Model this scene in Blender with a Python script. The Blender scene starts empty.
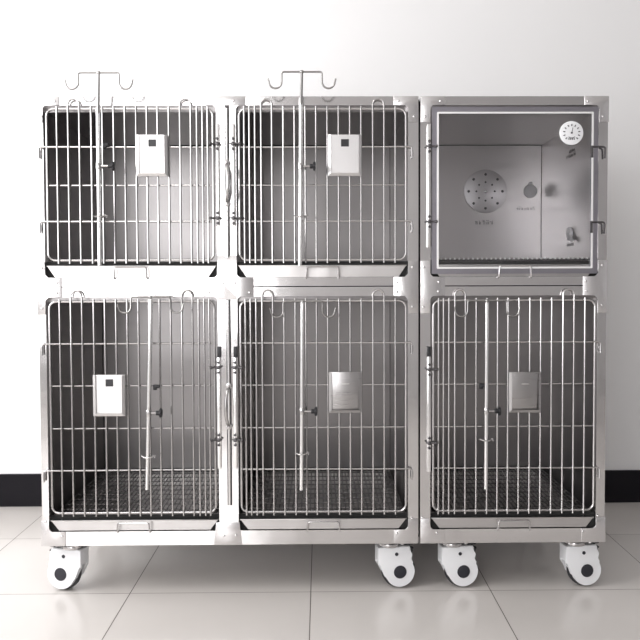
import bpy, bmesh, math, random
from mathutils import Vector, Matrix
random.seed(7)
D = bpy.data
col = bpy.context.scene.collection
R = math.radians

# ------------------------------------------------------------------ camera
F = 840.0
CAM = Vector((0, -2.69, 1.02))
YAW, PITCH, ROLL = R(0.75), R(2.10), R(-0.19)
PX0, PY0 = 331.0, 309.8
ROT = Matrix.Rotation(-YAW, 3, 'Z') @ Matrix.Rotation(R(90) - PITCH, 3, 'X') @ Matrix.Rotation(ROLL, 3, 'Z')
cd = D.cameras.new('camera'); cam = D.objects.new('camera', cd); col.objects.link(cam)
cam.matrix_world = Matrix.Translation(CAM) @ ROT.to_4x4()
cd.sensor_width = 36; cd.lens = F / 640 * 36
cd.shift_x = (320 - PX0) / 640; cd.shift_y = (PY0 - 320) / 640
cd.clip_start = .05
sc = bpy.context.scene
sc.camera = cam
sc.view_settings.view_transform = 'Standard'
sc.view_settings.look = 'None'
sc.view_settings.gamma = 1
sc.view_settings.exposure = 0.17

# ------------------------------------------------------------------ light
w = D.worlds.new('world'); sc.world = w; w.use_nodes = True
w.node_tree.nodes['Background'].inputs[0].default_value = (.95, .97, 1, 1)
w.node_tree.nodes['Background'].inputs[1].default_value = 0.5

def area(name, loc, rot, sx, sy, power, color=(1, 1, 1)):
    l = D.lights.new(name, 'AREA'); l.shape = 'RECTANGLE'; l.size = sx; l.size_y = sy
    l.energy = power; l.color = color
    o = D.objects.new(name, l); col.objects.link(o); o.location = loc; o.rotation_euler = rot
    return o
# daylight through the window in the left wall, and through the one left of and behind the camera
area('window_daylight_left', (-2.5, -0.9, 1.75), (0, R(-90), 0), 1.9, 2.9, 80, (1, .988, .985))
area('window_daylight_rear', (-1.45, -4.6, 1.55), (R(90), 0, 0), 1.85, 2.05, 58, (1, .988, .99))
area('ceiling_panel_light', (-1.3, -1.2, 2.86), (0, 0, 0), 1.2, .6, 10, (1, .97, .95))

def pt(px, py, Y=0.0):
    """where the ray through a photograph point meets the vertical plane at depth Y"""
    d = ROT @ Vector(((px - PX0) / F, -(py - PY0) / F, -1))
    t = (Y - CAM.y) / d.y
    return CAM + d * t
def ptz(px, py, Z=0.0):
    d = ROT @ Vector(((px - PX0) / F, -(py - PY0) / F, -1))
    return CAM + d * ((Z - CAM.z) / d.z)
def X(px, py=320, Y=0.0): return pt(px, py, Y).x
def Z(py, px=319, Y=0.0): return pt(px, py, Y).z

# ------------------------------------------------------------------ materials
def mat(name, color, rough=.5, metal=0.0, **k):
    m = D.materials.new(name); m.use_nodes = True
    b = m.node_tree.nodes['Principled BSDF']
    b.inputs['Base Color'].default_value = (*color, 1)
    b.inputs['Roughness'].default_value = rough
    b.inputs['Metallic'].default_value = metal
    for a, v in k.items(): b.inputs[a].default_value = v
    return m
def steel(name, color, rough, wave=.15, scale=(3, 3, 3), grain=(1, 1, 60), rvar=.08, wdist=.02):
    m = mat(name, color, rough, 1.0); nt = m.node_tree; N = nt.nodes; L = nt.links
    b = N['Principled BSDF']
    tc = N.new('ShaderNodeTexCoord')
    mp = N.new('ShaderNodeMapping'); mp.inputs['Scale'].default_value = scale
    L.new(tc.outputs['Object'], mp.inputs[0])
    n = N.new('ShaderNodeTexNoise'); n.inputs['Scale'].default_value = 1.6; n.inputs['Detail'].default_value = 2
    L.new(mp.outputs[0], n.inputs['Vector'])
    bp = N.new('ShaderNodeBump'); bp.inputs['Strength'].default_value = wave; bp.inputs['Distance'].default_value = wdist
    L.new(n.outputs['Fac'], bp.inputs['Height'])
    L.new(bp.outputs[0], b.inputs['Normal'])
    mp2 = N.new('ShaderNodeMapping'); mp2.inputs['Scale'].default_value = grain
    L.new(tc.outputs['Object'], mp2.inputs[0])
    n2 = N.new('ShaderNodeTexNoise'); n2.inputs['Scale'].default_value = 8; n2.inputs['Detail'].default_value = 4
    L.new(mp2.outputs[0], n2.inputs['Vector'])
    mr = N.new('ShaderNodeMapRange'); mr.inputs[3].default_value = rough - rvar; mr.inputs[4].default_value = rough + rvar
    L.new(n2.outputs['Fac'], mr.inputs[0]); L.new(mr.outputs[0], b.inputs['Roughness'])
    return m
M_frame = steel('polished_steel', (.70, .69, .69), .12, .12, (3, 3, 3), (1, 1, 6), .03)
M_plate = steel('satin_steel_plate', (.72, .71, .715), .26, .06, (3, 3, 3), (1, 1, 2), .03)
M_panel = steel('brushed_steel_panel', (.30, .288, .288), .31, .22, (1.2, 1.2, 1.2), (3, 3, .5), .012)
M_panel2 = steel('brightened_steel_panel', (.47, .455, .455), .29, .15, (1.2, 1.2, 1.2), (3, 3, .5), .03)  # panel steel lightened to offset the light lost through the glass door
M_tray = steel('tray_steel', (.58, .565, .56), .34, .3)
M_wire = mat('bright_wire', (.54, .53, .53), .22, 1.0)
M_hook = mat('dull_chrome_rod', (.36, .355, .35), .25, 1.0)
M_bright = steel('mirror_polished_steel', (.86, .86, .86), .2, .1)
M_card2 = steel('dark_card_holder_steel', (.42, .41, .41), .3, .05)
M_card = steel('card_holder_steel', (.66, .65, .65), .34, .05)
M_darksteel = mat('dark_steel', (.12, .115, .12), .4, 1.0)
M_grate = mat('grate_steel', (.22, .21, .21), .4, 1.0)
M_black = mat('black_plastic', (.015, .015, .018), .4)
M_rubber = mat('dark_rubber', (.03, .03, .035), .55)
M_shadow = mat('painted_gap_shade', (.012, .012, .012), .7)  # plain black painted in place of the shade inside gaps and recesses
M_white = mat('white_plastic', (.82, .83, .85), .3)
M_hub = mat('charcoal_hub_plastic', (.02, .02, .028), .45)
M_dial = mat('white_dial', (.92, .91, .93), .35)
M_ink = mat('grey_ink', (.10, .10, .11), .6)
M_doorframe = steel('door_edge_steel', (.36, .35, .39), .3, .2)
M_trim = mat('satin_bright_trim', (.9, .9, .9), .5, .6)
M_glass = mat('clear_glass', (.98, .98, .99), .0, 0, IOR=1.45)
M_glass.node_tree.nodes['Principled BSDF'].inputs['Transmission Weight'].default_value = 1
M_disc = steel('disc_steel', (.5, .49, .5), .4, .05)

def plaster(name, color):
    m = mat(name, color, .75); nt = m.node_tree; N = nt.nodes; L = nt.links
    tc = N.new('ShaderNodeTexCoord'); n = N.new('ShaderNodeTexNoise'); n.inputs['Scale'].default_value = 40
    L.new(tc.outputs['Object'], n.inputs['Vector'])
    b = N.new('ShaderNodeBump'); b.inputs['Strength'].default_value = .04; b.inputs['Distance'].default_value = .004
    L.new(n.outputs['Fac'], b.inputs['Height']); L.new(b.outputs[0], N['Principled BSDF'].inputs['Normal'])
    return m
M_wall = plaster('white_plaster', (.87, .87, .875))
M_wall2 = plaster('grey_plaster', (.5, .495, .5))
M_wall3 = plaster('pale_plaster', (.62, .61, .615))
M_ceil = plaster('ceiling_plaster', (.72, .71, .70))
M_base = mat('black_baseboard', (.007, .006, .009), .6, **{'Specular IOR Level': .2})

TILE = .588
gx = ptz(310.8, 592).x; gy = ptz(319, 591.8).y
def tile_mat():
    m = mat('cream_floor_tile', (.62, .585, .55), .18); nt = m.node_tree; N = nt.nodes; L = nt.links
    b = N['Principled BSDF']; geo = N.new('ShaderNodeTexCoord'); sp = N.new('ShaderNodeSeparateXYZ')
    L.new(geo.outputs['Object'], sp.inputs[0])
    def mth(op, a, c=None):
        n = N.new('ShaderNodeMath'); n.operation = op
        for i, v in enumerate((a, c)):
            if v is None: continue
            if isinstance(v, (int, float)): n.inputs[i].default_value = v
            else: L.new(v, n.inputs[i])
        return n.outputs[0]
    ds = []; ids = []
    for out, o0 in ((sp.outputs[0], gx), (sp.outputs[1], gy)):
        u = mth('DIVIDE', mth('SUBTRACT', out, o0), TILE)
        ids.append(mth('FLOOR', u))
        ds.append(mth('ABSOLUTE', mth('SUBTRACT', u, mth('ROUND', u))))
    d = mth('MULTIPLY', mth('MINIMUM', ds[0], ds[1]), TILE)
    g = N.new('ShaderNodeMapRange'); g.inputs[1].default_value = .0010; g.inputs[2].default_value = .0020
    g.inputs[3].default_value = 1; g.inputs[4].default_value = 0
    L.new(d, g.inputs[0])
    cx = N.new('ShaderNodeCombineXYZ'); L.new(ids[0], cx.inputs[0]); L.new(ids[1], cx.inputs[1])
    wn = N.new('ShaderNodeTexWhiteNoise'); L.new(cx.outputs[0], wn.inputs[0])
    nz = N.new('ShaderNodeTexNoise'); nz.inputs['Scale'].default_value = 3; nz.inputs['Detail'].default_value = 5
    L.new(geo.outputs['Object'], nz.inputs['Vector'])
    val = mth('ADD', mth('MULTIPLY', wn.outputs[0], .05), mth('MULTIPLY', nz.outputs['Fac'], .06))
    mx = N.new('ShaderNodeMix'); mx.data_type = 'RGBA'
    mx.inputs[6].default_value = (.58, .552, .53, 1); mx.inputs[7].default_value = (.80, .765, .735, 1)
    L.new(mth('MULTIPLY', val, 5), mx.inputs[0])
    m2 = N.new('ShaderNodeMix'); m2.data_type = 'RGBA'; L.new(g.outputs[0], m2.inputs[0])
    L.new(mx.outputs[2], m2.inputs[6]); m2.inputs[7].default_value = (.10, .085, .075, 1)
    L.new(m2.outputs[2], b.inputs['Base Color'])
    rr = mth('ADD', mth('MULTIPLY', g.outputs[0], .5), .2); L.new(rr, b.inputs['Roughness'])
    return m
M_floor = tile_mat()

# ------------------------------------------------------------------ mesh tools
class MB:
    def __init__(s): s.bm = bmesh.new()
    def box(s, a, b, bev=0.0):
        a, b = Vector(a), Vector(b)
        r = bmesh.ops.create_cube(s.bm, size=1)
        c = (a + b) / 2; d = b - a
        for v in r['verts']: v.co = Vector((v.co.x * d.x, v.co.y * d.y, v.co.z * d.z)) + c
        if bev:
            es = list({e for v in r['verts'] for e in v.link_edges})
            bmesh.ops.bevel(s.bm, geom=es, offset=bev, segments=2, affect='EDGES', profile=.5)
        return s
    def tube(s, pts, r, n=8, closed=False, r1=None):
        pts = [Vector(p) for p in pts]; m = len(pts); rings = []
        up = None
        for i, p in enumerate(pts):
            if closed: t = (pts[(i + 1) % m] - pts[i - 1]).normalized()
            elif i == 0: t = (pts[1] - p).normalized()
            elif i == m - 1: t = (p - pts[-2]).normalized()
            else: t = ((pts[i + 1] - p).normalized() + (p - pts[i - 1]).normalized()).normalized()
            if up is None:
                up = Vector((0, 1, 0)) if abs(t.y) < .9 else Vector((1, 0, 0))
            u = (up - t * up.dot(t)).normalized(); up = u; v = t.cross(u)
            rad = r if r1 is None else r + (r1 - r) * i / (m - 1)
            rings.append([s.bm.verts.new(p + (u * math.cos(2 * math.pi * k / n) + v * math.sin(2 * math.pi * k / n)) * rad) for k in range(n)])
        for i in range(m if closed else m - 1):
            A, B = rings[i], rings[(i + 1) % m]
            for k in range(n): s.bm.faces.new((A[k], A[(k + 1) % n], B[(k + 1) % n], B[k]))
        if not closed:
            s.bm.faces.new(rings[0][::-1]); s.bm.faces.new(rings[-1])
        return s
    def prism(s, poly, y0, y1, bev=0.0):
        """closed XZ outline given depth from y0 to y1"""
        A = [s.bm.verts.new((p[0], y0, p[1])) for p in poly]; B = [s.bm.verts.new((p[0], y1, p[1])) for p in poly]
        n = len(poly); fa = s.bm.faces.new(A); fb = s.bm.faces.new(B[::-1])
        for i in range(n): s.bm.faces.new((A[i], B[i], B[(i + 1) % n], A[(i + 1) % n]))
        if bev:
            es = [e for e in fa.edges] + [e for e in fb.edges]
            bmesh.ops.bevel(s.bm, geom=es, offset=bev, segments=2, affect='EDGES', profile=.5)
        return s
    def ring(s, out, inn, y0, y1):
        """rectangle with a hole; out and inn are XZ outlines with the same number of points"""
        n = len(out)
        q = [[s.bm.verts.new((p[0], y, p[1])) for p in pl] for pl in (out, inn) for y in (y0, y1)]
        o0, o1, i0, i1 = q
        for k in range(n):
            j = (k + 1) % n
            for f in ((o0[k], o0[j], i0[j], i0[k]), (o1[j], o1[k], i1[k], i1[j]), (o0[j], o0[k], o1[k], o1[j]), (i0[k], i0[j], i1[j], i1[k])):
                try: s.bm.faces.new(f)
                except ValueError: pass
        return s
    def cyl(s, c, axis, r, h, n=24, bev=0.0):
        c = Vector(c); ax = Vector(axis).normalized()
        q = Vector((0, 0, 1)).rotation_difference(ax).to_matrix().to_4x4()
        rr = bmesh.ops.create_cone(s.bm, cap_ends=True, segments=n, radius1=r, radius2=r, depth=h, matrix=Matrix.Translation(c) @ q)
        if bev:
            fs = {f for v in rr['verts'] for f in v.link_faces if len(f.verts) > 4}
            bmesh.ops.bevel(s.bm, geom=list({e for f in fs for e in f.edges}), offset=bev, segments=2, affect='EDGES', profile=.5)
        return s
    def ball(s, c, r, sq=(1, 1, 1)):
        mt = Matrix.Translation(c) @ Matrix.Diagonal((*sq, 1))
        bmesh.ops.create_uvsphere(s.bm, u_segments=14, v_segments=8, radius=r, matrix=mt); return s
    def build(s, name, m, parent=None, smooth=True, at=None):
        bmesh.ops.recalc_face_normals(s.bm, faces=s.bm.faces[:])
        me = D.meshes.new(name); s.bm.to_mesh(me); s.bm.free()
        if smooth:
            for p in me.polygons: p.use_smooth = True
            try: me.set_sharp_from_angle(angle=R(35))
            except Exception: pass
        me.materials.append(m)
        o = D.objects.new(name, me); col.objects.link(o)
        if parent:
            o.parent = parent
            base = Vector((0, 0, 0)); q = parent
            while q: base += q.location; q = q.parent
            o.location = -base          # meshes are written in room coordinates
        return o
def tag(o, label=None, cat=None, group=None, kind=None):
    if label: o['label'] = label
    if cat: o['category'] = cat
    if group: o['group'] = group
    if kind: o['kind'] = kind
    return o
def empty(name, loc, label, cat, group=None):
    o = D.objects.new(name, None); col.objects.link(o); o.location = loc
    o.empty_display_size = .05
    return tag(o, label, cat, group)
def arc(c, r, a0, a1, n=8):
    return [(c[0] + r * math.cos(R(a0 + (a1 - a0) * i / n)), c[1] + r * math.sin(R(a0 + (a1 - a0) * i / n))) for i in range(n + 1)]
def rrect(x0, x1, z0, z1, r, n=4):
    return (arc((x1 - r, z1 - r), r, 90, 0, n) + arc((x1 - r, z0 + r), r, 0, -90, n)
            + arc((x0 + r, z0 + r), r, -90, -180, n) + arc((x0 + r, z1 - r), r, 180, 90, n))
def orect(x0, x1, z0, z1, inner, r, n=4):
    k = n + 1; res = []
    for (cx, cz), seg in zip(((x1, z1), (x1, z0), (x0, z0), (x0, z1)), range(4)):
        pts = inner[seg * k:(seg + 1) * k]
        for i, p in enumerate(pts):
            t = i / n
            if seg == 0: q = (p[0], cz) if t < .5 else (cx, cz) if t == .5 else (cx, p[1])
            if seg == 1: q = (cx, p[1]) if t < .5 else (cx, cz) if t == .5 else (p[0], cz)
            if seg == 2: q = (p[0], cz) if t < .5 else (cx, cz) if t == .5 else (cx, p[1])
            if seg == 3: q = (cx, p[1]) if t < .5 else (cx, cz) if t == .5 else (p[0], cz)
            res.append(q)
    return res
def fillet(pts, r, n=4):
    """round the corners of an open 3-D polyline"""
    pts = [Vector(p) for p in pts]; out = [pts[0]]
    for a, b, c in zip(pts, pts[1:], pts[2:]):
        u = (a - b); v = (c - b); rr = min(r, u.length * .49, v.length * .49)
        p, q = b + u.normalized() * rr, b + v.normalized() * rr
        for i in range(n + 1):
            t = i / n; out.append(p * (1 - t) ** 2 + b * 2 * t * (1 - t) + q * t * t)
    out.append(pts[-1]); return out

# ------------------------------------------------------------------ room
YW = 1.09
def slab(name, a, b, m, kind='structure'):
    return tag(MB().box(a, b).build(name, m, smooth=False), kind=kind)
XL, XR, YF, ZC = -2.55, 2.9, -4.65, 2.9
slab('floor', (XL - .12, YF - .12, -.1), (XR + .12, YW + .12, 0), M_floor)
slab('ceiling', (XL - .12, YF - .12, ZC), (XR + .12, YW + .12, ZC + .1), M_ceil)
slab('wall_back', (XL - .12, YW, 0), (XR + .12, YW + .12, ZC), M_wall)
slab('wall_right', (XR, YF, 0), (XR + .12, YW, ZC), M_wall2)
slab('baseboard_back', (XL + .016, YW - .014, 0), (XR - .016, YW, .146), M_base)
def wall_with_hole(name, axis, p0, p1, lo, hi, zlo, zhi, a0, a1, m):
    b = MB()
    def bx(u0, u1, z0, z1):
        if axis == 'x': b.box((p0, u0, z0), (p1, u1, z1))
        else: b.box((u0, p0, z0), (u1, p1, z1))
    bx(a0, lo, 0, ZC); bx(hi, a1, 0, ZC); bx(lo, hi, 0, zlo); bx(lo, hi, zhi, ZC)
    return tag(b.build(name, m, smooth=False), kind='structure')
wall_with_hole('wall_left', 'x', XL - .12, XL, -2.35, .55, .8, 2.7, YF, YW, M_wall)
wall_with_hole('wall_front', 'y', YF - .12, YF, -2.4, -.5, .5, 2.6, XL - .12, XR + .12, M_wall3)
M_wf = mat('white_window_frame', (.8, .8, .8), .4)
b = MB()
for y in (-2.35, -.92, .50): b.box((XL - .09, y, .8), (XL - .03, y + .05, 2.7), .004)
for z in (.8, 2.65): b.box((XL - .09, -2.35, z), (XL - .03, .55, z + .05), .004)
tag(b.build('window_1', M_wf), kind='structure')
b = MB()
for x in (-2.4, -1.475, -.55): b.box((x, YF - .09, .5), (x + .05, YF - .03, 2.6), .004)
for z in (.5, 2.55): b.box((-2.4, YF - .09, z), (-.5, YF - .03, z + .05), .004)
tag(b.build('window_2', M_wf), kind='structure')

# ------------------------------------------------------------------ the levels of the cages
ZT = Z(96.3); ZOT = Z(105.3); ZUB = Z(277.2); ZS = Z(286.4); ZLT = Z(296.2); ZLB = Z(530); ZB = Z(544)
DEPTH = .70
UP = dict(z0=ZUB, z1=ZOT, dt=Z(109.5), db=Z(259.8), hz=[Z(147.3), Z(185.3), Z(221.3)], hinge=[0, 2], tt=Z(265), tb=Z(277), loop=Z(99.8), fl=Z(261.5))
LO = dict(z0=ZLB, z1=ZLT, dt=Z(300.8), db=Z(510.6), hz=[Z(342.6), Z(384.6), Z(427), Z(468.4)], hinge=[0, 3], tt=Z(519), tb=Z(529.3), loop=Z(290), fl=Z(515.5))
# columns: opening left/right, door wire left/right, cell left/right (photograph px at mid height)
def xs(*a): return [X(p, 290) for p in a]
C1 = dict(o=xs(45.5, 217.5), d=xs(50, 214.5), c=xs(38.5, 227.6), hinge='L')
C2 = dict(o=xs(237, 408), d=xs(240.5, 405.5), c=xs(227.6, 418.4), hinge='R')
C3 = dict(o=xs(430.5, 597.5), d=xs(433, 594), c=xs(420.2, 606.5), hinge='R')
BARS = [5, 10, 15.5, 21.5, 32, 43, 54, 64.5, 75, 86, 97, 108, 119, 130.5, 141.5, 152.5]
FT = .026        # thickness of the front frame
WY = -.008       # plane of the wire doors

def compartment(bank, c, r):
    x0, x1 = c['o'][0] - .001, c['o'][1] + .001; z0, z1 = r['z0'] - .002, r['z1'] - .016
    t = .0015; y0, y1 = FT, DEPTH
    b = MB()
    b.box((x0, y1 - t, z0), (x1, y1, z1)); b.box((x0 - t, y0, z0), (x0, y1, z1)); b.box((x1, y0, z0), (x1 + t, y1, z1))
    b.box((x0 - t, y0, z1), (x1 + t, y1, z1 + t)); b.box((x0 - t, y0, z0 - t), (x1 + t, y1, z0))
    b.box((x0, y0, z1 - .001), (x1, y0 + .002, r['z1'] + .004))
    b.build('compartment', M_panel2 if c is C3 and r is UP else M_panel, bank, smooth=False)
    e = .0014; b = MB()     # dark seams where the panels meet
    for xx in (x0, x1): b.box((xx - e, y1 - t - 2 * e, z0), (xx + e, y1 - t, z1))
    b.box((x0, y1 - t - 2 * e, z1 - 2 * e), (x1, y1 - t, z1)); b.build('panel_seam', M_shadow, bank, smooth=False)
    # floor grate of wires over the tray
    g = MB(); zf = r['fl'] + (.0085 if c is C3 and r is UP else 0)
    n = int((x1 - x0 - .02) / .0145)
    for i in range(n + 1):
        xx = x0 + .01 + (x1 - x0 - .02) * i / n
        g.tube([(xx, y0 + .012, zf), (xx, y1 - .012, zf)], .0019, 6)
    for i in range(11):
        yy = y0 + .014 + (y1 - y0 - .03) * i / 10
        g.tube([(x0 + .006, yy, zf - .004), (x1 - .006, yy, zf - .004)], .0026, 6)
    if c is C3 and r is UP:
        ge = MB()
        for i in range(n + 1): ge.ball((x0 + .01 + (x1 - x0 - .02) * i / n, y0 + .010, zf), .0034)
        g.tube([(x0 + .006, y0 + .012, zf - .003), (x1 - .006, y0 + .012, zf - .003)], .0026, 6)
        ge.build('grate_edge', M_trim, bank)  # wire ends in pale trim colour, a painted glint along the poorly lit edge
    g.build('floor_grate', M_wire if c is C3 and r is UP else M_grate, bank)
    # tray
    b = MB(); xa, xb = c['o'][0] + .004, c['o'][1] - .004; k = .026; h0, h1 = r['tb'], r['tt']
    b.prism([(xa, h1), (xb, h1), (xb - k, h0), (xa + k, h0)], .006, .009)
    b.box((xa, .002, h1 - .003), (xb, .012, h1), .001)
    b.box((xa + .03, .009, h0), (xb - .03, y1 - .03, h0 + .002)); b.box((xa + .03, .009, h0), (xa + .032, y1 - .03, h1)); b.box((xb - .032, .009, h0), (xb - .03, y1 - .03, h1))
    b.box((xa + .03, y1 - .032, h0), (xb - .03, y1 - .03, h1))
    tr = b.build('tray', M_tray, bank)
    xm = (xa + xb) / 2; hw = .052
    zt, zb = h1 - .0045, h0 - .005
    hb = MB().tube(fillet([(xm - hw, .004, zb + .003), (xm - hw, -.014, zb), (xm - hw + .002, -.016, zt), (xm + hw - .002, -.016, zt), (xm + hw, -.014, zb), (xm + hw, .004, zb + .003)], .008), .0026, 8)
    hb.build('handle', M_wire, tr)
    bb = MB().box((x0, .02, h0 - .003), (x1, FT, h1 + .012))
    bb.build('tray_recess_shade', M_shadow, tr)  # black sheet stands in for the shade in the opening around the tray

def wire_door(bank, c, r):
    x0, x1 = c['d']; z0, z1 = r['db'], r['dt']; L = c['hinge'] == 'L'
    s = -1 if L else 1                    # the hinge is on this side
    b = MB()
    b.tube([(p[0], WY, p[1]) for p in rrect(x0, x1, z0, z1, .022, 6)], .0040, 8, closed=True)
    for i, h in enumerate(r['hz']):
        if i in r['hinge']:
            xh = c['c'][0] + .012 if L else c['c'][1] - .022
            xe = x1 if L else x0
            b.tube(fillet([(xe, WY + .004, h), (xh, WY - .003, h), (xh, WY - .003, h - .036)], .008), .0031, 8)
            b.cyl((xh + (-.0005 if L else .0005), WY + .001, h - .020), (0, 0, 1), .0042, .02, 10)
        else: b.tube([(x0, WY + .004, h), (x1, WY + .004, h)], .0026, 8)
    door = b.build('door', M_wire, bank)
    k = (x1 - x0) / 163.0
    bx = [x1 - q * k if L else x0 + q * k for q in BARS]
    bz0 = z0 - .010; bz1 = z1 + .008
    yb = WY - .0055
    loops = ((3, 4), (13, 14))
    done = set()
    for (i, j) in loops:
        if L: i2, j2 = i, j
        xa, xb = bx[i], bx[j]
        zc = r['loop'] - abs(xb - xa) / 2
        top = [(q[0], yb, q[1]) for q in arc(((xa + xb) / 2, zc), abs(xb - xa) / 2, 180 if xa < xb else 0, 0 if xa < xb else 180, 10)]
        MB().tube([(xa, yb, bz0)] + top + [(xb, yb, bz0)], .0031, 8).build('looped_bar', M_wire, door)
        done |= {i, j}
    for i, x in enumerate(bx):
        if i in done: continue
        MB().tube([(x, yb, bz0), (x, yb, bz1)], .0031, 8).build('bar', M_wire, door)
    return door

def rivets(b, pts, y=-.004):
    for px, py in pts:
        p = pt(px, py, y); b.ball((p.x, y, p.z), .0042, (1, .6, 1))

def latch_bar(bank, xc, z0, z1, pins, side, full=True):
    """upright sliding latch strip with hooked pins reaching over the door wire"""
    b = MB(); w_ = .0055
    b.prism([(xc - w_, z0), (xc + w_, z0), (xc + w_, z1), (xc - w_, z1)], -.015, -.003, .002)
    lb = b.build('latch_bar', M_bright, bank)
    for z in pins:
        q = MB()
        q.cyl((xc, -.018, z), (0, 1, 0), .0062, .014, 14, .0015)
        q.cyl((xc, -.017, z - .016), (0, 1, 0), .0045, .010, 12, .001); q.cyl((xc, -.017, z + .016), (0, 1, 0), .0045, .010, 12, .001)
        q.tube([(xc - side * .010, -.014, z + .001), (xc + side * .022, -.021, z)], .0030, 8)
        q.ball((xc + side * .022, -.021, z), .005)
        q.build('latch_pin', M_darksteel, lb)
    return lb
def sleeve(b, xc, z0, z1): b.box((xc - .006, -.010, z0), (xc + .006, -.0005, z1), .001)

def centre_lock(bank, px, y0, y1, h0, h1, bow):
    xc = X(px, (y0 + y1) / 2); z0, z1 = Z(y1, px), Z(y0, px)
    b = MB().box((xc - .0075, -.003, z0), (xc + .0075, .0005, z1), .0008)
    b.build('lock_channel', M_darksteel, bank)
    rod = MB().tube([(xc, -.0065, z0 + .003), (xc, -.0065, z1 - .01)], .0052, 10)
    ro = rod.build('lock_rod', M_bright, bank)
    a, c = Z(h0, px), Z(h1, px)
    hb = MB()
    pts = [Vector((xc, -.010, a)), Vector((xc + bow * .4, -.034, a - .012)), Vector((xc + bow, -.046, (a + c) / 2 + .02)), Vector((xc + bow, -.046, (a + c) / 2 - .02)), Vector((xc + bow * .4, -.034, c + .012)), Vector((xc, -.010, c))]
    hb.tube(fillet(pts, .03, 5), .0052, 10)
    for z in (a + .002, c - .002):
        hb.cyl((xc, -.012, z), (0, 1, 0), .010, .008, 18, .002); hb.ball((xc, -.017, z), .0045, (1, .7, 1))
    hb.build('lock_handle', M_wire, bank)

def lplate(b, cx, cz, dx, dz, lx, lz, wx, wz, y0=-.0032, y1=-.0002):
    """corner plate: arms lx and lz long, wx and wz wide, from the outer corner (cx, cz)"""
    ch = .008
    P = [(0, 0), (lx, 0), (lx, wz), (wx + ch, wz), (wx, wz + ch), (wx, lz), (0, lz)]
    b.prism([(cx + dx * p[0], cz + dz * p[1]) for p in P], y0, y1, .0006)
def plates(bank, xa, xb, wa, wb, rv, centre=None):
    """corner plates of one bank; wa, wb are the widths of its outer posts"""
    e = .0035; lx, lz = .078, .082
    def one(fn, pts, name='corner_plate'):
        b = MB(); fn(b); rivets(b, pts); b.build(name, M_plate, bank)
    gt, gu, gl, gb = ZT - ZOT, ZS - ZUB, ZLT - ZS, ZLB - ZB
    for cx, d, ww, s in ((xa, 1, wa, 'L'), (xb, -1, wb, 'R')):
        one(lambda b: lplate(b, cx, ZT, d, -1, lx, lz, ww, abs(gt)), rv[s][0])
        def mid(b):
            zt, zb_ = ZUB + .052, ZLT - .056; c = .010
            P = [(0, zt), (ww, zt), (ww, ZUB + c), (ww + c, ZUB), (lx, ZUB), (lx, ZLT), (ww + c, ZLT), (ww, ZLT - c), (ww, zb_), (0, zb_)]
            b.prism([(cx + d * p[0], p[1]) for p in P], -.0032, -.0002, .0006)
        one(mid, rv[s][1])
        one(lambda b: lplate(b, cx, ZB, d, 1, lx, .082, ww, ZLB - ZB), rv[s][2])

def bank_frame(bank, cols, w_out):
    b = MB()
    for c in cols:
        for z0, z1, h0, h1 in ((ZS + .0016, ZT, ZUB, ZOT), (ZB, ZS - .0016, ZLB, ZLT)):
            inner = rrect(c['o'][0], c['o'][1], h0, h1, .013)
            b.ring(orect(c['c'][0], c['c'][1], z0, z1, inner, .013), inner, 0, FT)
    x0, x1 = cols[0]['c'][0], cols[-1]['c'][1]
    # back posts and rails
    for x in (x0, x1 - .026):
        b.box((x, DEPTH + .002, ZB), (x + .026, DEPTH + .026, ZT), .002)
        for z in (ZB, ZLB - .03 + .016, ZS + .002, ZT - .026):
            b.box((x, FT, z), (x + (.010 if x == x0 else .026), DEPTH + .002, z + .024)) if x == x0 else b.box((x + .016, FT, z), (x + .026, DEPTH + .002, z + .024))
    for z in (ZB, ZS + .002, ZT - .024): b.box((x0 + .026, DEPTH + .004, z), (x1 - .026, DEPTH + .026, z + .022))
    b.build('frame', M_frame, bank)
    b = MB()     # outer skins
    b.box((x0, FT, ZB + .01), (x0 + .0015, DEPTH + .002, ZT - .002)); b.box((x1 - .0015, FT, ZB + .01), (x1, DEPTH + .002, ZT - .002))
    b.box((x0, FT, ZT - .0015), (x1, DEPTH + .026, ZT)); b.box((x0, DEPTH + .0005, ZB + .02), (x1, DEPTH + .002, ZT - .01))
    b.box((x0 + .0016, FT + .001, ZB), (x1 - .0016, DEPTH, ZB + .002))
    b.build('outer_panel', M_frame, bank, smooth=False)
    b = MB()
    b.box((x0 + .004, .012, ZS - .004), (x1 - .004, .02, ZS + .004)); b.build('seam_shade', M_shadow, bank)  # fills the gap between the rows with painted shade

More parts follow.
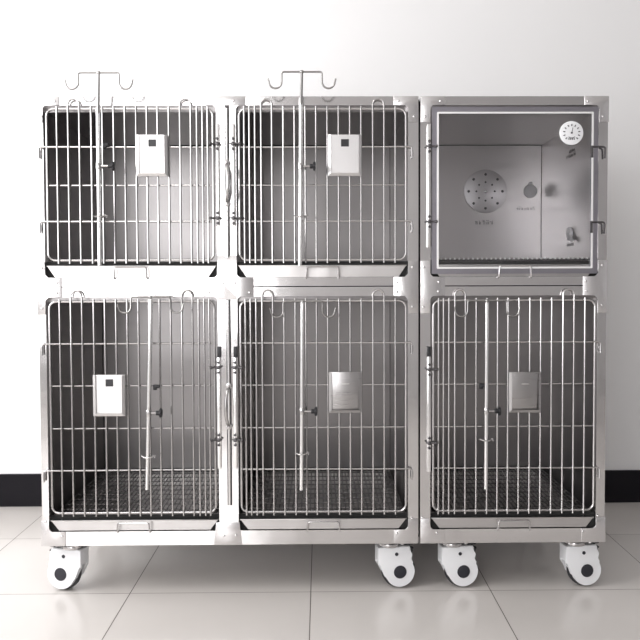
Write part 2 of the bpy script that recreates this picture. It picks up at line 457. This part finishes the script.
def caster(bank, x, y, yaw, mirror=1):
    """wheel between two white covers; local +X is the way the wheel trails"""
    T = Matrix.Translation((x, y, 0)) @ Matrix.Rotation(R(yaw), 4, 'Z')
    zc = .0565; tx = .031          # wheel centre relative to the swivel
    def fin(b, name, m, par):
        b.bm.transform(T); return b.build(name, m, par)
    k = Vector((tx, zc))
    poly = [(-.042, .140), (.064, .140), (.067, .133), (.068, .112), (.073, .098)]
    poly += [(tx + q[0], zc + q[1]) for q in arc((0, 0), .0490, 38, -168, 24)]
    poly += [(-.042, .082)]
    b = MB()
    for s in (-1, 1):
        y0, y1 = (.0125, .028) if s > 0 else (-.028, -.0125)
        b.prism(poly, y0, y1, .0045)
    b.prism([(-.040, .139), (.060, .139), (.060, .118), (-.040, .118)], -.02, .02)
    b.prism([(-.0418, .138), (-.034, .138), (-.034, .090), (-.0418, .090)], -.0262, .0262, .003)
    body = fin(b, 'caster', M_white, bank)
    b = MB(); b.cyl((tx, 0, zc), (0, 1, 0), .0565, .023, 40, .005)
    fin(b, 'wheel', M_rubber, body)
    b = MB()
    for s in (-1, 1):
        fin(MB().cyl((tx, s * .0285, zc), (0, 1, 0), .0215, .003, 28, .001), 'hub_cap', M_hub, body)
        fin(MB().cyl((tx - .012, s * .0285, zc + .060), (0, 1, 0), .0058, .002, 18), 'axle_hole', M_hub, body)
    b = MB(); b.cyl((0, 0, .1455), (0, 0, 1), .036, .012, 28, .002); b.cyl((0, 0, .1535), (0, 0, 1), .028, .01, 28, .002)
    b.box((-.045, -.045, .157), (.045, .045, ZB - .0003), .001)
    for sx in (-1, 1):
        for sy in (-1, 1): b.cyl((sx * .036, sy * .036, .155), (0, 0, 1), .006, .007, 6)
    fin(b, 'swivel_plate', M_wire, body)
    b = MB(); b.box((.048, -.016, .141), (.078, .016, .149), .002); b.tube([(.066, 0, .140), (.079, 0, .118), (.075, 0, .108)], .003, 8)
    b.box((.064, -.009, .124), (.082, .009, .129), .001)
    fin(b, 'brake_pedal', M_black, body)
    return body

# ------------------------------------------------------------------ the two banks
bank1 = empty('cage_bank', ((C1['c'][0] + C2['c'][1]) / 2, DEPTH / 2, 0),
              'wide stainless steel pet cage bank with four wire doors, two over two, on white casters', 'pet cage')
bank2 = empty('cage_bank', ((C3['c'][0] + C3['c'][1]) / 2, DEPTH / 2, 0),
              'narrow stainless steel pet cage bank with a glass door above one wire door', 'pet cage')
bank_frame(bank1, [C1, C2], .02); bank_frame(bank2, [C3], .02)
for bk, c in ((bank1, C1), (bank1, C2), (bank2, C3)):
    compartment(bk, c, UP); compartment(bk, c, LO); wire_door(bk, c, LO)
wire_door(bank1, C1, UP); wire_door(bank1, C2, UP)

rv1 = {'L': [[(54.5, 101), (41, 116.5)], [(41.7, 268), (57, 283), (57, 293), (42, 308.5)], [(45.8, 522), (62, 536.5)]],
       'R': [[(398.5, 100.8), (414, 116.3)], [(412.5, 267), (397, 282.5), (397, 292), (412.5, 307)], [(412, 518.7), (397, 533.5)]]}
rv2 = {'L': [[(440.5, 101), (425.2, 116.4)], [(424, 267), (439, 282), (438.5, 291.5), (423.5, 307)], [(422.3, 518), (437, 533)]],
       'R': [[(588, 101), (603, 116.5)], [(602.5, 265), (586, 281), (586.5, 290.8), (602, 305)], [(598, 516), (583, 531.5)]]}
plates(bank1, C1['c'][0] - .0035, C2['c'][1] - .0015, .0255, .032, rv1)
plates(bank2, C3['c'][0] + .0015, C3['c'][1] + .002, .029, .03, rv2)
# tee plates on the centre post
b = MB(); xl, xr = C1['o'][1], C2['o'][0]
xa, xb = X(203), X(254)
b.prism([(xa, ZUB), (xl, ZUB), (xl, ZUB + .07), (xr, ZUB + .07), (xr, ZUB), (xb, ZUB), (xb, ZLT), (xr, ZLT), (xr, ZLT - .01), (xl, ZLT - .01), (xl, ZLT), (xa, ZLT)], -.0032, -.0002, .0006)
rivets(b, [(222.8, 283), (235, 283), (209, 292.5), (249.5, 292.5)]); b.build('corner_plate', M_plate, bank1)
b = MB(); b.prism([(X(208), ZT), (X(247), ZT), (X(247), ZOT), (X(208), ZOT)], -.0032, -.0002, .0006)
rivets(b, [(221.3, 100.5), (233.3, 100.5)]); b.build('corner_plate', M_plate, bank1)
b = MB(); b.prism([(X(216, 500), ZLB + .028), (X(239.5, 500), ZLB + .028), (X(242, 530), ZB), (X(214, 530), ZB)], -.0032, -.0002, .0006)
rivets(b, [(224, 536), (236, 535.5)]); b.build('corner_plate', M_plate, bank1)

centre_lock(bank1, 227.4, 105.5, 258.5, 163.5, 203, .006)
centre_lock(bank1, 229.2, 297, 505, 386, 425.5, -.006)
for px, side in ((218.2, -1), (233.8, 1)):
    latch_bar(bank1, X(px, 185), Z(226, px), Z(124, px), [Z(144.5, px), Z(218.5, px)], side)
for px, side in ((219.4, -1), (235.6, 1)):
    latch_bar(bank1, X(px, 410), Z(468, px), Z(357, px), [Z(367, px), Z(439, px)], side)
latch_bar(bank2, X(428.6, 185), Z(247.5, 428), Z(125, 428), [Z(147, 428), Z(222, 428)], 1)
latch_bar(bank2, X(428.6, 410), Z(471, 428), Z(356, 428), [Z(369, 428), Z(442, 428)], 1)
for bk, px in ((bank1, 219.4), (bank1, 235.6), (bank2, 428.6)):
    b = MB(); sleeve(b, X(px, 350), Z(357, px), Z(346.5, px)); b.build('latch_sleeve', M_black, bk)

# glass door of the upper right compartment
x0, x1 = X(431.5, 190), X(596.5, 190); z0, z1 = Z(273.7, 514), Z(107.5, 514)
b = MB(); inn = rrect(x0 + .020, x1 - .020, z0 + .021, z1 - .021, .004)
b.ring(orect(x0, x1, z0, z1, inn, .004), inn, -.012, .002)
gd = b.build('glass_door', M_doorframe, bank2)
xi0, xi1, zi0, zi1 = x0 + .020, x1 - .020, z0 + .021, z1 - .021
MB().box((xi0 - .004, -.006, zi0 - .004), (xi1 + .004, -.002, zi1 + .004)).build('glass_pane', M_glass, gd)
b = MB(); inn = rrect(xi0 + .001, xi1 - .001, zi0 + .001, zi1 - .001, .003)
out = rrect(xi0 - .0045, xi1 + .0045, zi0 - .0045, zi1 + .0045, .003)
b.ring(out, inn, -.0155, -.0115); b.build('glass_edge_trim', M_trim, gd)
for py in (147.5, 222.5):
    b = MB(); h = Z(py, 600); xh = X(603.3, 190)
    b.tube(fillet([(x1 - .022, -.016, h), (xh, -.016, h), (xh, -.010, h - .036)], .008), .0031, 8)
    b.box((x1 - .024, -.0165, h - .034), (x1 - .016, -.0115, h + .004), .001)
    b.build('hinge_hook', M_darksteel, gd)
# round thermometer on the pane
c = pt(571, 133.2, -.008)
b = MB(); b.cyl((c.x, -.0105, c.z), (0, 1, 0), .038, .009, 40, .003); th = b.build('thermometer', M_white, gd)
b = MB()
for i in range(11):
    a = R(225 - 27 * i)
    d = Vector((math.cos(a), 0, math.sin(a))); o = Vector((c.x, -.0158, c.z))
    b.tube([o + d * .0215, o + d * .0275], .0017, 6)
for i in range(22):
    a0, a1 = R(-50 - 80 * i / 22), R(-50 - 80 * (i + 1) / 22)
    if i % 3 < 2: b.tube([(c.x + .016 * math.cos(a0), -.0158, c.z + .016 * math.sin(a0)), (c.x + .016 * math.cos(a1), -.0158, c.z + .016 * math.sin(a1))], .0013, 5)
b.cyl((c.x, -.0165, c.z), (0, 1, 0), .003, .003, 12)
b.tube([(c.x, -.0168, c.z), (c.x + .003, -.0168, c.z + .016)], .0009, 6)
for i in range(4): b.box((c.x - .010 + i * .0055, -.0162, c.z - .022), (c.x - .007 + i * .0055, -.0152, c.z - .017))
b.build('dial_marking', M_ink, th)

def script_marks(name, c, wd, ht, n, par, axis='x', seed=1):
    """small printed caption, too small to read: short strokes set out like characters"""
    rnd = random.Random(seed); b = MB(); st = ht / 9
    for i in range(n):
        u0 = -wd / 2 + wd * i / n; cw = wd / n * .8
        for k in range(4):
            if rnd.random() < .5: a = (u0, u0 + cw * rnd.uniform(.5, 1), rnd.choice([-1, -.3, .3, .9]) * ht / 2, st)
            else:
                uu = u0 + cw * rnd.uniform(.1, .9); a = (uu, uu + st, -ht / 2, ht * rnd.uniform(.5, 1))
            if axis == 'x': b.box((c[0] + a[0], c[1] - .0006, c[2] + a[2]), (c[0] + a[1], c[1], c[2] + a[2] + a[3]))
            else: b.box((c[0] - .0006, c[1] - a[1], c[2] + a[2]), (c[0], c[1] - a[0], c[2] + a[2] + a[3]))
    return b.build(name, M_ink, par, smooth=False)
# fittings on the inside of the upper right compartment
yb = DEPTH - .0016
c = pt(485.3, 191.5, yb)
b = MB(); b.cyl((c.x, yb - .002, c.z), (0, 1, 0), .0865, .004, 48, .001); vd = b.build('vent_disc', M_disc, bank2)
b = MB()
for rad, r_, off in ((.068, .0055, 0), (.037, .004, 0)):
    for i in range(8):
        a = R(45 * i + off); MB().cyl((c.x + rad * math.cos(a), yb - .0041, c.z + rad * math.sin(a)), (0, 1, 0), r_, .001, 14).build('vent_hole', M_black, vd)
MB().ball((c.x, yb - .005, c.z), .006, (1, .6, 1)).build('screw', M_bright, vd)
q = pt(484, 222.5, yb); script_marks('caption', (q.x, yb - .0001, q.z), .075, .016, 5, bank2, 'x', 3)
q = pt(530.2, 191.3, yb)
b = MB(); b.cyl((q.x, yb - .004, q.z), (0, 1, 0), .027, .008, 32, .002); b.ball((q.x, yb - .006, q.z + .029), .008, (1, .5, 1)); b.build('port_cover', M_dial, bank2)
q = pt(525.5, 208.5, yb); script_marks('caption', (q.x, yb - .0001, q.z), .078, .012, 7, bank2, 'x', 5)
xw = C3['o'][1] + .0008
def side_pt(px, py):
    d = ROT @ Vector(((px - PX0) / F, -(py - PY0) / F, -1)); return CAM + d * ((xw - CAM.x) / d.x)
q = side_pt(571, 234)
b = MB(); b.cyl((xw - .006, q.y, q.z), (1, 0, 0), .024, .012, 28, .003); b.tube([(xw - .010, q.y, q.z), (xw - .012, q.y - .05, q.z - .026)], .006, 10); b.build('port_cover', M_dial, bank2)
q = side_pt(570, 244.5); script_marks('caption', (xw - .0001, q.y, q.z), .10, .012, 6, bank2, 'y', 8)
q = side_pt(572, 150.5); script_marks('caption', (xw - .0001, q.y, q.z), .07, .010, 6, bank2, 'y', 9)
q = side_pt(571, 155.5); script_marks('caption', (xw - .0001, q.y, q.z), .11, .012, 9, bank2, 'y', 10)

# casters
for px, yaw, bk in ((73.5, 166, bank1), (389, 9, bank1), (452, 8, bank2), (574.5, 8, bank2)):
    caster(bk, pt(px, 570, .058).x, .058, yaw)
for px, yaw, bk in ((66, 200, bank1), (380, 12, bank1), (452, 20, bank2), (570, 5, bank2)):
    caster(bk, pt(px, 570, .075).x, DEPTH - .06, yaw)

# ------------------------------------------------------------------ card holders
def card_holder(px0, px1, py0, py1, notch, label):
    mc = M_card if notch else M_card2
    a = pt(px0, py0, -.02); c = pt(px1, py1, -.02); x0, x1, z1, z0 = a.x, c.x, a.z, c.z
    root = empty('card_holder', ((x0 + x1) / 2, -.02, z0), label, 'card holder', 'card holders hung on the wire doors')
    b = MB(); y0, y1 = -.0235, -.0220
    if notch:
        nx, nz = .0125, .0235
        cx = (x0 + x1) / 2 + .001; zt = z1 - .014
        inn = [(cx - nx, zt), (cx + nx, zt), (cx + nx, zt - nz), (cx - nx, zt - nz)]
        out = [(x0, z1), (x1, z1), (x1, z0), (x0, z0)]
        b.ring(out, inn, y0, y1)
    else: b.box((x0, y0, z0), (x1, y1, z1), .0005)
    for xx in (x0, x1): b.box((min(xx, xx), y0, z0), (xx + .0015, -.0175, z1)) if xx == x0 else b.box((xx - .0015, y0, z0), (xx, -.0175, z1))
    b.build('holder_plate', mc, root)
    # folded lips which keep the card in, each sloping towards the plate
    t = .009; yo, yi = -.0310, -.0262
    def lip(P, Q):
        b = MB(); n = len(P)
        A = [b.bm.verts.new(p) for p in P]; B = [b.bm.verts.new((p[0], p[1] + .0012, p[2])) for p in P]
        b.bm.faces.new(A); b.bm.faces.new(B[::-1])
        for i in range(n): b.bm.faces.new((A[i], B[i], B[(i + 1) % n], A[(i + 1) % n]))
        b.box(*Q); b.build('folded_lip', mc, root)
    lip([(x0, yi, z0), (x0 + t, yo, z0 + t), (x0 + t, yo, z1 - .001), (x0, yi, z1)], ((x0, yi, z0), (x0 + .0012, y1, z1)))
    lip([(x1, yi, z0), (x1 - t, yo, z0 + t), (x1 - t, yo, z1 - .001), (x1, yi, z1)], ((x1 - .0012, yi, z0), (x1, y1, z1)))
    lip([(x0 + .001, yi, z0), (x1 - .001, yi, z0), (x1 - t, yo, z0 + t), (x0 + t, yo, z0 + t)], ((x0, yi, z0), (x1, y1, z0 + .0012)))
    if notch:
        MB().box((cx - nx - .002, -.0215, zt - nz - .002), (cx + nx + .002, -.0195, zt + .002)).build('notch_shade', M_black, root)  # black box added behind the open notch so the hole looks shaded
    cx = (x0 + x1) / 2
    if not notch:
        b = MB(); zz = z1 - .038; b.tube([(cx - .010, -.0245, zz), (cx + .012, -.0245, zz)], .0016, 8); b.build('slot_edge', M_bright, root)
    b = MB()    # hooks over the cross wire
    b.tube(fillet([(cx - .03, -.0215, z1 - .01), (cx - .03, -.006, z1 - .002), (cx - .03, .004, z1 - .012)], .006), .0015, 6)
    b.tube(fillet([(cx + .03, -.0215, z1 - .01), (cx + .03, -.006, z1 - .002), (cx + .03, .004, z1 - .012)], .006), .0015, 6)
    b.build('hook', M_wire, root)
card_holder(136.5, 168, 135, 176.3, True, 'square-notched steel card holder on the upper left wire door')
card_holder(328, 361.3, 134.8, 176, True, 'square-notched steel card holder on the upper middle wire door')
card_holder(93.3, 125.7, 374.8, 415.8, True, 'square-notched steel card holder low on the lower left wire door')
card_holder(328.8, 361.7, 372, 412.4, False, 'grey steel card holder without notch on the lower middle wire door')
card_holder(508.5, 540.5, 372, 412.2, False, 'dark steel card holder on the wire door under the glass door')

# ------------------------------------------------------------------ infusion poles
def pole(bot, top, tee, yb_, yt, ytee, knob, clip, label, split=True, hooks=23.5, tl=19.3, bracket=None):
    B = pt(*bot, yb_); T = pt(*top, yt); E = pt(*tee, ytee)
    root = empty('infusion_pole', tuple(B), label, 'infusion pole', 'infusion poles clamped to the wire doors')
    b = MB().tube([B, T], .0066, 12); b.ball(T, .0068, (1, 1, .6)); b.build('pole_tube', M_bright, root)
    if split:
        MB().tube([T - (T - B).normalized() * .03, E], .0056, 10, r1=.0042).build('pole_rod', M_hook, root)
    s = .0032
    y = E.y
    for d in (-1,):
        b = MB()
        half = tl * s; dr = .050; ru = .0195
        def side(sg):
            p = [(E.x + sg * half, y, E.z)]
            cx = E.x + sg * (half + ru); cz = E.z - dr + ru
            p.append((E.x + sg * half, y, cz))
            for i in range(1, 11):
                a = 180 + 195 * i / 11 if sg > 0 else -195 * i / 11
                p.append((cx + ru * math.cos(R(a)), y, cz + ru * math.sin(R(a))))
            tip = p[-1]; p.append((tip[0] + sg * .003, y, tip[2] + .011))
            return p
        L_, R_ = side(-1), side(1)
        full = L_[::-1] + R_
        i0 = len(L_) - 1
        b.tube(full[:i0 - 1] + fillet(full[i0 - 1:i0 + 3], .008) + full[i0 + 3:], .0029, 8)
        b.ball(E, .0055, (1.3, 1, 1)); b.build('hook_bar', M_hook, root)
    k = pt(*knob, (yb_ + yt) / 2)
    ax = B + (T - B) * ((k.z - B.z) / (T.z - B.z))
    b = MB().tube([(ax.x, ax.y, k.z), (k.x - .004, ax.y, k.z)], .0034, 8); b.cyl((ax.x, ax.y, k.z), (0, 0, 1), .009, .02, 14, .001)
    b.tube([(ax.x, ax.y, k.z), (ax.x, WY - .004, k.z)], .004, 8); b.build('clamp', M_wire, root)
    b = MB()
    b.cyl((k.x - .003, ax.y, k.z), (1, 0, 0), .0075, .012, 14, .001); b.cyl((k.x + .006, ax.y, k.z), (1, 0, 0), .0125, .009, 14, .002)
    for i in range(6):
        a = R(60 * i); b.ball((k.x + .006, ax.y + .011 * math.cos(a), k.z + .011 * math.sin(a)), .0045)
    b.build('clamp_knob', M_black, root)
    q = pt(*clip, (yb_ + yt) / 2); ax = B + (T - B) * ((q.z - B.z) / (T.z - B.z))
    b = MB().tube(fillet([(ax.x - .020, ax.y + .002, q.z + .002), (ax.x - .008, ax.y - .009, q.z - .002), (ax.x + .008, ax.y - .009, q.z - .002), (ax.x + .024, ax.y + .004, q.z + .003)], .006), .0022, 6)
    b.tube([(ax.x + .018, ax.y, q.z + .006), (ax.x + .024, ax.y, q.z - .004)], .002, 6)
    b.tube([(ax.x, ax.y, q.z), (ax.x, WY - .004, q.z)], .003, 6)
    b.build('wire_clip', M_wire, root)
    if bracket:
        p = pt(*bracket, WY); b = MB().box((p.x - .006, WY - .012, p.z - .009), (p.x + .007, WY - .002, p.z + .009), .003)
        b.cyl((p.x + .009, WY - .008, p.z + .003), (1, 0, 0), .006, .010, 10, .001); b.build('clamp_bracket', M_black, root)
pole((99.8, 265.5), (97.9, 108), (98.6, 72.6), -.03, -.075, -.095, (111.5, 166.3), (104, 216), 'infusion pole raised above the cages on the upper left wire door', bracket=(105, 146))
pole((300, 265.3), (301, 98), (301.8, 71.8), -.03, -.075, -.095, (312.5, 166.4), (302, 216), 'infusion pole raised above the cages on the upper middle wire door')
pole((147, 489.5), (150.8, 300), (150.5, 297), -.03, -.04, -.04, (158.8, 413), (151, 457), 'lowered infusion pole in front of the lower left wire door', False, bracket=(155.5, 387))
pole((301.3, 490), (302.3, 303), (302.8, 301.3), -.03, -.04, -.04, (314, 411.3), (302, 453.7), 'lowered infusion pole in front of the lower middle wire door', False)
pole((485.7, 489), (487, 303), (487.2, 300.5), -.03, -.04, -.04, (497.5, 411), (482, 440), 'lowered infusion pole on the wire door beneath the glass door', False, bracket=(480.5, 386))
